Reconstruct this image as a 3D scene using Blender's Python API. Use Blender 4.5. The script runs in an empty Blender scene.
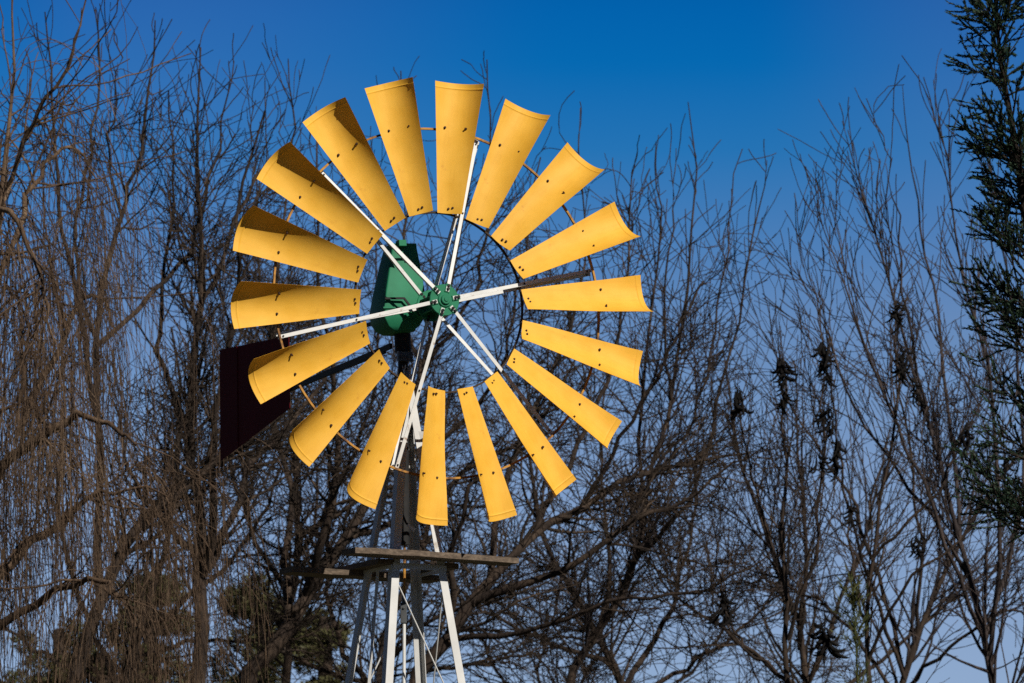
import bpy, math, random
import numpy as np
from mathutils import Matrix, Vector

R = math.radians
random.seed(7)
sc = bpy.context.scene
col = sc.collection

# ------------------------------------------------------------------ camera frame
PITCH = R(9.0)
FPX = 5692.6                      # focal length in pixels of a 1024 wide frame
CAM = np.array([0.0, 0.0, 1.6])
CX = np.array([1.0, 0, 0])
CU = np.array([0, -math.sin(PITCH), math.cos(PITCH)])
CB = np.array([0, -math.cos(PITCH), -math.sin(PITCH)])
S = 1.22 / 225.5                  # metres per pixel at the wheel
SUN_EL, SUN_AZ = R(36.5), R(36)
SUN = np.array([math.sin(SUN_AZ) * math.cos(SUN_EL), -math.cos(SUN_AZ) * math.cos(SUN_EL), math.sin(SUN_EL)])


def ray(px, py):
    return CX * (px - 512) / FPX + CU * (341.5 - py) / FPX - CB


def W(px, py, Y):
    """the world point seen at a pixel, at world distance Y"""
    d = ray(px, py)
    return CAM + d * (Y / d[1])


def on_plane(px, py, p0, nrm):
    d = ray(px, py)
    return CAM + d * (np.dot(p0 - CAM, nrm) / np.dot(d, nrm))


# ------------------------------------------------------------------ materials
def nodes(name):
    m = bpy.data.materials.new(name)
    m.use_nodes = True
    nt = m.node_tree
    return m, nt, nt.nodes['Principled BSDF']


def ramp(nt, stops):
    r = nt.nodes.new('ShaderNodeValToRGB')
    els = r.color_ramp.elements
    while len(els) < len(stops):
        els.new(0.5)
    for e, (p, c) in zip(els, stops):
        e.position = p
        e.color = (*c, 1) if len(c) == 3 else c
    return r


def noise(nt, scale, detail=4, rough=0.55, vec=None, stretch=None):
    n = nt.nodes.new('ShaderNodeTexNoise')
    n.inputs['Scale'].default_value = scale
    n.inputs['Detail'].default_value = detail
    n.inputs['Roughness'].default_value = rough
    tc = nt.nodes.new('ShaderNodeTexCoord')
    src = tc.outputs['Object']
    if stretch:
        mp = nt.nodes.new('ShaderNodeMapping')
        mp.inputs['Scale'].default_value = stretch
        nt.links.new(src, mp.inputs['Vector'])
        src = mp.outputs['Vector']
    nt.links.new(src, n.inputs['Vector'])
    return n


def mixc(nt, fac, a, b):
    m = nt.nodes.new('ShaderNodeMix')
    m.data_type = 'RGBA'
    for sock, v in ((m.inputs[0], fac), (m.inputs[6], a), (m.inputs[7], b)):
        if hasattr(v, 'links') or isinstance(v, bpy.types.NodeSocket):
            nt.links.new(v, sock)
        elif isinstance(v, (int, float)):
            sock.default_value = v
        else:
            sock.default_value = (*v, 1)
    return m.outputs[2]


def bump(nt, b, height, strength=0.3, dist=0.01):
    n = nt.nodes.new('ShaderNodeBump')
    n.inputs['Strength'].default_value = strength
    n.inputs['Distance'].default_value = dist
    nt.links.new(height, n.inputs['Height'])
    nt.links.new(n.outputs[0], b.inputs['Normal'])


def paint(name, c1, c2, wear, wear_lo=0.66, wear_hi=0.74, scale=9, rough=0.45, spec=0.5, wscale=16, stretch=None):
    """weathered paint: two close tones and patches worn through to another colour"""
    m, nt, b = nodes(name)
    n1 = noise(nt, scale, 5, 0.6, stretch=stretch)
    r1 = ramp(nt, [(0.35, c1), (0.65, c2)])
    nt.links.new(n1.outputs['Fac'], r1.inputs[0])
    n2 = noise(nt, wscale, 6, 0.65, stretch=stretch)
    r2 = ramp(nt, [(wear_lo, (0, 0, 0)), (wear_hi, (1, 1, 1))])
    nt.links.new(n2.outputs['Fac'], r2.inputs[0])
    c = mixc(nt, r2.outputs['Color'], r1.outputs['Color'], wear)
    nt.links.new(c, b.inputs['Base Color'])
    b.inputs['Roughness'].default_value = rough
    b.inputs['Specular IOR Level'].default_value = spec
    n3 = noise(nt, 60, 3)
    bump(nt, b, n3.outputs['Fac'], 0.12, 0.002)
    return m


M_YELLOW = paint('yellow_paint', (0.70, 0.372, 0.036), (0.77, 0.425, 0.056), (0.52, 0.24, 0.04), 0.64, 0.80, 5, 0.6, 0.2, 11)
nt_ = M_YELLOW.node_tree
b_ = nt_.nodes['Principled BSDF']
src_ = b_.inputs['Base Color'].links[0].from_socket
ns_ = noise(nt_, 10, 5, 0.65, stretch=(0.35, 3.2, 3.2))
rs_ = ramp(nt_, [(0.32, (0.80, 0.74, 0.62)), (0.5, (1, 1, 1)), (0.72, (1.04, 1.06, 1.2))])
nt_.links.new(ns_.outputs['Fac'], rs_.inputs[0])
ms_ = nt_.nodes.new('ShaderNodeMix')
ms_.data_type = 'RGBA'
ms_.blend_type = 'MULTIPLY'
ms_.inputs[0].default_value = 0.28
nt_.links.new(src_, ms_.inputs[6])
nt_.links.new(rs_.outputs[0], ms_.inputs[7])
oi_ = nt_.nodes.new('ShaderNodeObjectInfo')
hs_ = nt_.nodes.new('ShaderNodeHueSaturation')
mv_ = nt_.nodes.new('ShaderNodeMapRange')
mv_.inputs[3].default_value = 0.93
mv_.inputs[4].default_value = 1.05
nt_.links.new(oi_.outputs['Random'], mv_.inputs[0])
nt_.links.new(mv_.outputs[0], hs_.inputs['Value'])
nt_.links.new(ms_.outputs[2], hs_.inputs['Color'])
nt_.links.new(hs_.outputs[0], b_.inputs['Base Color'])
M_YELRUST = paint('rusty_yellow_steel', (0.50, 0.25, 0.03), (0.38, 0.17, 0.03), (0.09, 0.035, 0.015), 0.45, 0.6, 8, 0.6, 0.3, 12)
M_RIM = paint('dark_rusty_rim', (0.055, 0.032, 0.018), (0.03, 0.02, 0.014), (0.32, 0.17, 0.03), 0.60, 0.72, 14, 0.7, 0.2, 6)
M_RUST = paint('rusty_bolt_steel', (0.07, 0.03, 0.015), (0.035, 0.02, 0.015), (0.12, 0.05, 0.02), 0.55, 0.7, 30, 0.7, 0.3)
M_WHITE = paint('white_paint', (0.70, 0.70, 0.68), (0.60, 0.60, 0.58), (0.26, 0.13, 0.06), 0.62, 0.72, 8, 0.45, 0.4, 13)
M_LEG = paint('white_galvanised_leg', (0.58, 0.58, 0.57), (0.49, 0.49, 0.48), (0.33, 0.28, 0.22), 0.64, 0.76, 6, 0.45, 0.4, 9)
M_GREEN = paint('green_paint', (0.013, 0.145, 0.072), (0.020, 0.19, 0.098), (0.008, 0.05, 0.03), 0.62, 0.75, 6, 0.6, 0.2, 12)
M_MAROON = paint('maroon_paint', (0.085, 0.0045, 0.009), (0.105, 0.006, 0.012), (0.04, 0.006, 0.006), 0.6, 0.75, 4, 0.8, 0.08)
M_BLACK = paint('black_steel', (0.018, 0.018, 0.019), (0.028, 0.027, 0.027), (0.06, 0.035, 0.022), 0.6, 0.72, 14, 0.65, 0.15)
M_GREY = paint('grey_steel', (0.08, 0.085, 0.09), (0.055, 0.058, 0.06), (0.07, 0.04, 0.025), 0.62, 0.75, 14, 0.5, 0.4)


def wood_mat():
    m, nt, b = nodes('weathered_wood')
    n1 = noise(nt, 5, 6, 0.65, stretch=(1.2, 14, 14))
    r1 = ramp(nt, [(0.25, (0.03, 0.022, 0.017)), (0.5, (0.11, 0.08, 0.056)), (0.75, (0.21, 0.16, 0.118))])
    nt.links.new(n1.outputs['Fac'], r1.inputs[0])
    nt.links.new(r1.outputs['Color'], b.inputs['Base Color'])
    b.inputs['Roughness'].default_value = 0.9
    bump(nt, b, n1.outputs['Fac'], 0.6, 0.006)
    return m


M_WOOD = wood_mat()


def bark(name, a, b_, c, scale=3.0):
    m, nt, b = nodes(name)
    n1 = noise(nt, scale, 5, 0.7)
    r1 = ramp(nt, [(0.28, a), (0.5, b_), (0.72, c)])
    nt.links.new(n1.outputs['Fac'], r1.inputs[0])
    n2 = noise(nt, 30, 4, 0.7, stretch=(1, 1, 0.18))
    r2 = ramp(nt, [(0.3, (0.45, 0.45, 0.45)), (0.65, (1.15, 1.15, 1.15))])
    nt.links.new(n2.outputs['Fac'], r2.inputs[0])
    mx = nt.nodes.new('ShaderNodeMix')
    mx.data_type = 'RGBA'
    mx.blend_type = 'MULTIPLY'
    mx.inputs[0].default_value = 1
    nt.links.new(r1.outputs['Color'], mx.inputs[6])
    nt.links.new(r2.outputs['Color'], mx.inputs[7])
    nt.links.new(mx.outputs[2], b.inputs['Base Color'])
    b.inputs['Roughness'].default_value = 0.9
    b.inputs['Specular IOR Level'].default_value = 0.2
    bump(nt, b, n2.outputs['Fac'], 0.7, 0.02)
    return m


M_BARK = bark('grey_brown_bark', (0.016, 0.012, 0.010), (0.040, 0.028, 0.022), (0.095, 0.066, 0.047))
M_TWIG = bark('dark_twig_bark', (0.013, 0.010, 0.009), (0.036, 0.026, 0.020), (0.110, 0.076, 0.052), 2.2)
M_WILLOW = bark('brown_withe_bark', (0.030, 0.020, 0.014), (0.100, 0.064, 0.041), (0.21, 0.145, 0.095), 1.6)
M_SHOOT = bark('mauve_shoot_bark', (0.020, 0.016, 0.017), (0.045, 0.035, 0.034), (0.10, 0.075, 0.066), 2.0)
M_CBARK = bark('dark_conifer_bark', (0.012, 0.010, 0.009), (0.022, 0.016, 0.013), (0.035, 0.025, 0.02), 3)
M_POD = bark('black_pod_skin', (0.003, 0.003, 0.003), (0.005, 0.004, 0.004), (0.009, 0.007, 0.006), 9)


def leaf_mat(name, a, b_, c, scale):
    m, nt, b = nodes(name)
    n1 = noise(nt, scale, 3, 0.6)
    r1 = ramp(nt, [(0.3, a), (0.5, b_), (0.7, c)])
    nt.links.new(n1.outputs['Fac'], r1.inputs[0])
    nt.links.new(r1.outputs['Color'], b.inputs['Base Color'])
    b.inputs['Roughness'].default_value = 0.6
    b.inputs['Specular IOR Level'].default_value = 0.25
    return m


M_CONIFER = leaf_mat('dark_conifer_needles', (0.010, 0.024, 0.014), (0.018, 0.040, 0.022), (0.034, 0.062, 0.032), 3)
M_OLIVE = leaf_mat('olive_pine_needles', (0.055, 0.056, 0.022), (0.075, 0.072, 0.028), (0.10, 0.092, 0.036), 1.2)
M_SAPLING = leaf_mat('yellow_green_leaves', (0.025, 0.034, 0.010), (0.045, 0.052, 0.014), (0.075, 0.078, 0.022), 4)

# ------------------------------------------------------------------ mesh helpers


class MB:
    """collects shapes, then links them as ONE mesh object"""

    def __init__(self):
        self.v, self.f, self.m, self.n = [], [], [], 0

    def add(self, verts, faces, mat=0):
        verts = np.asarray(verts, float)
        self.v.append(verts)
        for f in faces:
            self.f.append([i + self.n for i in f])
            self.m.append(mat)
        self.n += len(verts)

    def box(self, c, ax, ay, az, mat=0, taper=None):
        """centre, three half-axis vectors; taper scales the +az end in (ax, ay)"""
        c, ax, ay, az = (np.asarray(q, float) for q in (c, ax, ay, az))
        tx, ty = taper or (1, 1)
        v = []
        for s, kx, ky in ((-1, 1, 1), (1, tx, ty)):
            for i, j in ((-1, -1), (1, -1), (1, 1), (-1, 1)):
                v.append(c + ax * i * kx + ay * j * ky + az * s)
        self.add(v, [(3, 2, 1, 0), (4, 5, 6, 7), (0, 1, 5, 4), (1, 2, 6, 5), (2, 3, 7, 6), (3, 0, 4, 7)], mat)

    def bar(self, p, q, side, w, d, mat=0):
        """rectangular bar from p to q, w wide along 'side', d deep"""
        p, q, side = (np.asarray(x, float) for x in (p, q, side))
        t = q - p
        L = np.linalg.norm(t)
        t /= L
        side = side - t * side.dot(t)
        side /= np.linalg.norm(side)
        o = np.cross(t, side)
        self.box((p + q) / 2, side * w / 2, o * d / 2, t * L / 2, mat)

    def extrude(self, prof, p, q, ex, ey, mat=0, scale2=1.0):
        """closed 2D profile [(x, y)] in axes ex, ey carried from p to q"""
        p, q, ex, ey = (np.asarray(x, float) for x in (p, q, ex, ey))
        k = len(prof)
        v = [p + ex * a + ey * b for a, b in prof] + [q + (ex * a + ey * b) * scale2 for a, b in prof]
        f = [(i, (i + 1) % k, k + (i + 1) % k, k + i) for i in range(k)]
        f += [tuple(range(k - 1, -1, -1)), tuple(range(k, 2 * k))]
        self.add(v, f, mat)

    def cyl(self, p, q, r1, r2=None, n=16, mat=0, bevel=0.0):
        p, q = np.asarray(p, float), np.asarray(q, float)
        r2 = r1 if r2 is None else r2
        t = q - p
        L = np.linalg.norm(t)
        t /= L
        h = np.array([1.0, 0, 0]) if abs(t[0]) < 0.8 else np.array([0, 1.0, 0])
        a = np.cross(t, h)
        a /= np.linalg.norm(a)
        b = np.cross(t, a)
        rings = [(0, r1), (L, r2)]
        if bevel:
            rings = [(0, r1 - bevel), (bevel, r1), (L - bevel, r2), (L, r2 - bevel)]
        v, f = [], []
        for z, r in rings:
            for i in range(n):
                w = 2 * math.pi * i / n
                v.append(p + t * z + (a * math.cos(w) + b * math.sin(w)) * r)
        for k in range(len(rings) - 1):
            for i in range(n):
                j = (i + 1) % n
                f.append((k * n + i, k * n + j, (k + 1) * n + j, (k + 1) * n + i))
        f.append(tuple(range(n - 1, -1, -1)))
        f.append(tuple(range((len(rings) - 1) * n, len(rings) * n)))
        self.add(v, f, mat)

    def build(self, name, mats, parent=None, smooth=False, bevel=0.0, keep=False):
        """verts are in the parent's frame; the object's origin goes to their centre unless keep"""
        v = np.concatenate(self.v)
        c = np.zeros(3) if keep else (v.min(0) + v.max(0)) / 2
        me = bpy.data.meshes.new(name)
        me.from_pydata((v - c).tolist(), [], self.f)
        mats = mats if isinstance(mats, (list, tuple)) else [mats]
        for m in mats:
            me.materials.append(m)
        me.polygons.foreach_set('material_index', self.m)
        if smooth:
            me.polygons.foreach_set('use_smooth', [True] * len(self.f))
        me.update()
        o = bpy.data.objects.new(name, me)
        o.location = c
        col.objects.link(o)
        if parent:
            o.parent = parent
        if bevel:
            b = o.modifiers.new('bevel', 'BEVEL')
            b.width = bevel
            b.segments = 2
            b.limit_method = 'ANGLE'
        return o


def tag(o, label=None, cat=None, group=None, kind=None):
    for k, x in (('label', label), ('category', cat), ('group', group), ('kind', kind)):
        if x:
            o[k] = x
    return o


def empty(name, loc, label=None, cat=None, group=None):
    o = bpy.data.objects.new(name, None)
    o.empty_display_size = 0.3
    o.location = loc
    col.objects.link(o)
    return tag(o, label, cat, group)


# ------------------------------------------------------------------ tubes and twigs
def tube_arrays(P, Rad, sides):
    """P (N,K,3), Rad (N,K) -> verts, quads of N tapered tubes"""
    N, K, _ = P.shape
    T = np.gradient(P, axis=1)
    T /= np.linalg.norm(T, axis=2, keepdims=True) + 1e-9
    ref = np.where(np.abs(T[:, :1, 2:3]) < 0.85, np.array([0, 0, 1.0]), np.array([1.0, 0, 0]))
    ref = np.broadcast_to(ref, P.shape)
    A = np.cross(T, ref)
    A /= np.linalg.norm(A, axis=2, keepdims=True) + 1e-9
    B = np.cross(T, A)
    w = np.arange(sides) * 2 * math.pi / sides
    V = P[:, :, None, :] + Rad[:, :, None, None] * (A[:, :, None, :] * np.cos(w)[None, None, :, None] + B[:, :, None, :] * np.sin(w)[None, None, :, None])
    idx = np.arange(N * K * sides).reshape(N, K, sides)
    a = idx[:, :-1, :]
    b = np.roll(a, -1, axis=2)
    d = idx[:, 1:, :]
    c = np.roll(d, -1, axis=2)
    F = np.stack([a, b, c, d], axis=-1).reshape(-1, 4)
    return V.reshape(-1, 3), F


def np_mesh(name, parts, mat, parent=None, smooth=True, origin=None):
    """parts: list of (verts, faces); all faces of one width; parent frame is a plain offset"""
    off, VV, FF = 0, [], []
    for v, f in parts:
        VV.append(v)
        FF.append(f + off)
        off += len(v)
    V = np.concatenate(VV)
    if origin is not None:
        V = V - np.asarray(origin)
    me = bpy.data.meshes.new(name)
    me.vertices.add(len(V))
    me.vertices.foreach_set('co', V.astype(np.float32).ravel())
    nl = sum(f.size for f in FF)
    nf = sum(len(f) for f in FF)
    me.loops.add(nl)
    me.loops.foreach_set('vertex_index', np.concatenate([f.ravel() for f in FF]).astype(np.int32))
    me.polygons.add(nf)
    starts = np.concatenate([np.full(len(f), f.shape[1]) for f in FF])
    st = np.concatenate([[0], np.cumsum(starts)[:-1]])
    me.polygons.foreach_set('loop_start', st.astype(np.int32))
    me.polygons.foreach_set('use_smooth', np.full(nf, smooth))
    me.update(calc_edges=True)
    me.validate()
    me.materials.append(mat)
    o = bpy.data.objects.new(name, me)
    col.objects.link(o)
    if parent:
        o.parent = parent
    return o


def unit(a):
    return a / (np.linalg.norm(a, axis=-1, keepdims=True) + 1e-9)


def resample(pts, K, rng=None, wob=0.0):
    """smooth polyline of (x,y,z,r) control points, K points"""
    pts = np.asarray(pts, float)
    n = len(pts)
    t = np.linspace(0, n - 1, K)
    i = np.clip(t.astype(int), 0, n - 2)
    u = (t - i)[:, None]
    ext = np.vstack([2 * pts[0] - pts[1], pts, 2 * pts[-1] - pts[-2]])
    p0, p1, p2, p3 = ext[i], ext[i + 1], ext[i + 2], ext[i + 3]
    out = 0.5 * ((2 * p1) + (-p0 + p2) * u + (2 * p0 - 5 * p1 + 4 * p2 - p3) * u ** 2 + (-p0 + 3 * p1 - 3 * p2 + p3) * u ** 3)
    if rng is not None and wob:
        j = rng.normal(0, 1, (K, 3))
        j[0] = 0
        out[:, :3] += j * wob
    out[:, 3] = np.maximum(out[:, 3], 0.002)
    return out


def grow(rng, parents, n, t0, lo, hi, ang, asd, trop, wig, K, rr, rmax, rtip, taper_len=0.5):
    """n children on a list of (P, Rad) arrays. trop: vector added per step (up or droop)"""
    P = np.concatenate([p.reshape(-1, p.shape[-2], 3) if p.ndim == 3 else p[None] for p, _ in parents]) if len({p.shape[-2] for p, _ in parents}) == 1 else None
    Rr = np.concatenate([r.reshape(-1, r.shape[-1]) for _, r in parents])
    N, K0, _ = P.shape
    ln = np.linalg.norm(np.diff(P, axis=1), axis=2).sum(1)
    idx = rng.choice(N, n, p=ln / ln.sum())
    t = t0 + (1 - t0) * rng.random(n) ** 0.85
    x = t * (K0 - 1)
    i = np.clip(x.astype(int), 0, K0 - 2)
    u = (x - i)[:, None]
    p = P[idx, i] * (1 - u) + P[idx, i + 1] * u
    T = unit(P[idx, i + 1] - P[idx, i])
    r = (Rr[idx, i] * (1 - u[:, 0]) + Rr[idx, i + 1] * u[:, 0])
    q = rng.normal(0, 1, (n, 3))
    q = unit(q - T * (q * T).sum(1, keepdims=True))
    a = np.radians(np.clip(rng.normal(ang, asd, n), 8, 120))[:, None]
    d = unit(T * np.cos(a) + q * np.sin(a))
    L = (lo + (hi - lo) * rng.random(n)) * (1 - taper_len * t)
    out = np.zeros((n, K, 3))
    out[:, 0] = p
    trop = np.asarray(trop, float)
    for k in range(1, K):
        d = unit(d + rng.normal(0, wig, (n, 3)) + trop * (L / K)[:, None] * 1.0)
        out[:, k] = out[:, k - 1] + d * (L / (K - 1))[:, None]
    r0 = np.clip(r * rr, rtip, rmax)
    rad = r0[:, None] + (rtip - r0)[:, None] * np.linspace(0, 1, K)[None]
    return out, rad


# ------------------------------------------------------------------ world, sun, camera
def ramp_world():
    w = bpy.data.worlds.new('World')
    sc.world = w
    w.use_nodes = True
    nt = w.node_tree
    bg = nt.nodes['Background']
    sky = nt.nodes.new('ShaderNodeTexSky')
    sky.sky_type = 'NISHITA'
    sky.sun_disc = False
    sky.sun_elevation = SUN_EL
    sky.sun_rotation = math.pi - SUN_AZ
    sky.altitude = 300
    sky.air_density = 1.0
    sky.dust_density = 0.0
    sky.ozone_density = 4.0
    # the clear polarised sky: deep blue overhead, thinning to pale blue at the horizon
    tc = nt.nodes.new('ShaderNodeTexCoord')
    sx = nt.nodes.new('ShaderNodeSeparateXYZ')
    nt.links.new(tc.outputs['Generated'], sx.inputs[0])
    mr = nt.nodes.new('ShaderNodeMapRange')
    mr.inputs[1].default_value = 0.0
    mr.inputs[2].default_value = 0.5
    nt.links.new(sx.outputs['Z'], mr.inputs[0])
    rp = ramp(nt, SKY_TINT)
    nt.links.new(mr.outputs[0], rp.inputs[0])
    mx = nt.nodes.new('ShaderNodeMix')
    mx.data_type = 'RGBA'
    mx.blend_type = 'MULTIPLY'
    mx.inputs[0].default_value = 1
    nt.links.new(sky.outputs[0], mx.inputs[6])
    nt.links.new(rp.outputs[0], mx.inputs[7])
    hz_ = ramp(nt, [(0.0, (0, 0, 0)), (0.37, (0, 0, 0)), (0.42, (1, 1, 1)), (0.515, (0, 0, 0)), (0.55, (0, 0, 0)), (0.602, (1, 1, 1)), (0.66, (0, 0, 0)), (1.0, (0, 0, 0))])
    hz_.color_ramp.interpolation = 'EASE'
    mr2 = nt.nodes.new('ShaderNodeMapRange')
    mr2.inputs[1].default_value = -0.4
    mr2.inputs[2].default_value = 0.4
    nt.links.new(sx.outputs['X'], mr2.inputs[0])
    nt.links.new(mr2.outputs[0], hz_.inputs[0])
    ev = ramp(nt, [(0.30, (0, 0, 0)), (0.40, (0.19, 0.07, 0.0)), (0.55, (0.0, 0.0, 0.0))])
    nt.links.new(mr.outputs[0], ev.inputs[0])
    hm = nt.nodes.new('ShaderNodeMix')
    hm.data_type = 'RGBA'
    hm.blend_type = 'MULTIPLY'
    hm.inputs[0].default_value = 1
    nt.links.new(hz_.outputs[0], hm.inputs[6])
    nt.links.new(ev.outputs[0], hm.inputs[7])
    ad = nt.nodes.new('ShaderNodeMix')
    ad.data_type = 'RGBA'
    ad.blend_type = 'ADD'
    ad.inputs[0].default_value = 1
    nt.links.new(mx.outputs[2], ad.inputs[6])
    nt.links.new(hm.outputs[2], ad.inputs[7])
    nt.links.new(ad.outputs[2], bg.inputs['Color'])
    bg.inputs['Strength'].default_value = SKY_STRENGTH


SKY_STRENGTH = 0.14
SKY_TINT = [(0.0, (0.5243840000000001, 0.5010880000000001, 0.600992)), (0.2055, (0.4682, 0.4474, 0.5366)), (0.2644, (0.4509, 0.4408, 0.5248)), (0.2926, (0.3879, 0.4167, 0.512)), (0.321, (0.3205, 0.3821, 0.4949)), (0.3518, (0.1739, 0.3342, 0.5009)), (0.3791, (0.0549, 0.2982, 0.5003)), (0.4083, (0.0053, 0.2585, 0.497)), (0.4282, (0.0019, 0.2319, 0.4818)), (0.48, (0.005, 0.11, 0.26)), (0.62, (0.006, 0.05, 0.12)), (1.0, (0.006, 0.03, 0.06))]
ramp_world()

sl = bpy.data.lights.new('sun', 'SUN')
sl.energy = 5.0
sl.angle = R(0.53)
sl.color = (1.0, 0.94, 0.84)
so = bpy.data.objects.new('sun', sl)
so.rotation_euler = Vector(SUN.tolist()).to_track_quat('Z', 'Y').to_euler()
so.location = (10, -20, 30)
col.objects.link(so)

cd = bpy.data.cameras.new('camera')
cd.sensor_width = 36
cd.lens = 36 * FPX / 1024
cd.clip_start = 0.5
cd.clip_end = 5000
cd.dof.use_dof = True
cd.dof.focus_distance = FPX * S
cd.dof.aperture_fstop = 9.0
co = bpy.data.objects.new('camera', cd)
co.location = CAM
co.rotation_euler = (math.pi / 2 + PITCH, 0, 0)
col.objects.link(co)
sc.camera = co

vs = sc.view_settings
vs.view_transform = 'Standard'
vs.look = 'None'
vs.exposure = 0.0
vs.gamma = 1
sc.cycles.use_denoising = False
sc.cycles.max_bounces = 6
sc.cycles.sample_clamp_indirect = 4
sc.cycles.sample_clamp_direct = 4

# ------------------------------------------------------------------ ground
m, nt, b = nodes('winter_grass')
n1 = noise(nt, 0.6, 6, 0.7)
r1 = ramp(nt, [(0.3, (0.022, 0.026, 0.010)), (0.5, (0.045, 0.042, 0.018)), (0.7, (0.075, 0.06, 0.034))])
nt.links.new(n1.outputs['Fac'], r1.inputs[0])
nt.links.new(r1.outputs['Color'], b.inputs['Base Color'])
b.inputs['Roughness'].default_value = 1
g = MB()
g.add([(-2500, -2500, 0), (2500, -2500, 0), (2500, 2500, 0), (-2500, 2500, 0)], [(0, 1, 2, 3)])
tag(g.build('ground', m, keep=True), kind='structure')

# ------------------------------------------------------------------ windmill
YAW, EL, PHI0 = R(25.01), R(10.0), R(100.76)
HUB = CAM + ray(443.06, 300.56) * (FPX * S)
nc = np.array([math.sin(YAW) * math.cos(EL), math.sin(EL), math.cos(YAW) * math.cos(EL)])
uc = np.cross([0, 1.0, 0], nc)
uc /= np.linalg.norm(uc)
vc = np.cross(nc, uc)


def cam2w(a):
    return CX * a[0] + CU * a[1] + CB * a[2]


U, V, N = cam2w(uc), cam2w(vc), cam2w(nc)
# the mast stands behind the wheel, a little to the left of its axle
MAST = HUB - N * 77 * S - U * 11 * S
mid = CAM + ray(405, 556) * ((MAST[1]) / ray(405, 556)[1])
TX, TY = mid[0], MAST[1]
wm = empty('windmill', (TX, TY, 0), 'yellow bladed farm windmill on a white steel lattice tower', 'windmill')
BASE = np.array([TX, TY, 0.0])

# wheel : mesh of the two rings, everything on it is a child in the wheel's own frame (x,y in its plane, z forward)
rings = MB()


def ring(mb, r, z, rad_w, ax_w, n=108, facets=None):
    v, f = [], []
    for i in range(n):
        a = PHI0 + 2 * math.pi * i / n
        for dr, dz in ((-rad_w / 2, -ax_w / 2), (rad_w / 2, -ax_w / 2), (rad_w / 2, ax_w / 2), (-rad_w / 2, ax_w / 2)):
            v.append(((r + dr) * math.cos(a), (r + dr) * math.sin(a), z + dz))
    for i in range(n):
        j = (i + 1) % n
        for k in range(4):
            l = (k + 1) % 4
            f.append((i * 4 + k, j * 4 + k, j * 4 + l, i * 4 + l))
    mb.add(v, f)


ring(rings, 178 * S, -12.0 * S, 0.011, 0.014)
wheel = rings.build('wheel', M_YELRUST, None, keep=True)
Mw = Matrix(((U[0], V[0], N[0], HUB[0] - BASE[0]), (U[1], V[1], N[1], HUB[1] - BASE[1]), (U[2], V[2], N[2], HUB[2] - BASE[2]), (0, 0, 0, 1)))
wheel.parent = wm
wheel.matrix_local = Mw

rim = MB()
ring(rim, 91.5 * S, -9.5 * S, 0.009, 0.014)
rim.build('inner_rim', M_RIM, wheel, keep=True)

oL, oR = np.array([225.5, -25.07, -5.5]), np.array([224.5, 18.0, 19.3])
iL, iR = np.array([89.97, -11.46, -5.1]), np.array([90.2, 11.0, 5.1])


def blade_pt(s, f, so=13.0, si=1.5):
    L_, R_ = iL * (1 - f) + oL * f, iR * (1 - f) + oR * f
    q = (L_ + R_) / 2 + (R_ - L_) / 2 * s
    sag = (si + (so - si) * max(f, 0) ** 1.6) * (1 - s * s)
    d = R_ - L_
    t = np.array([d[1], d[2]])
    t /= np.linalg.norm(t)
    nrm = np.array([0, -t[1], t[0]])       # towards the front of the wheel
    q = q - nrm * sag
    q[0] += 1.6 * f * (1 - s * s)
    return q, nrm


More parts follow.
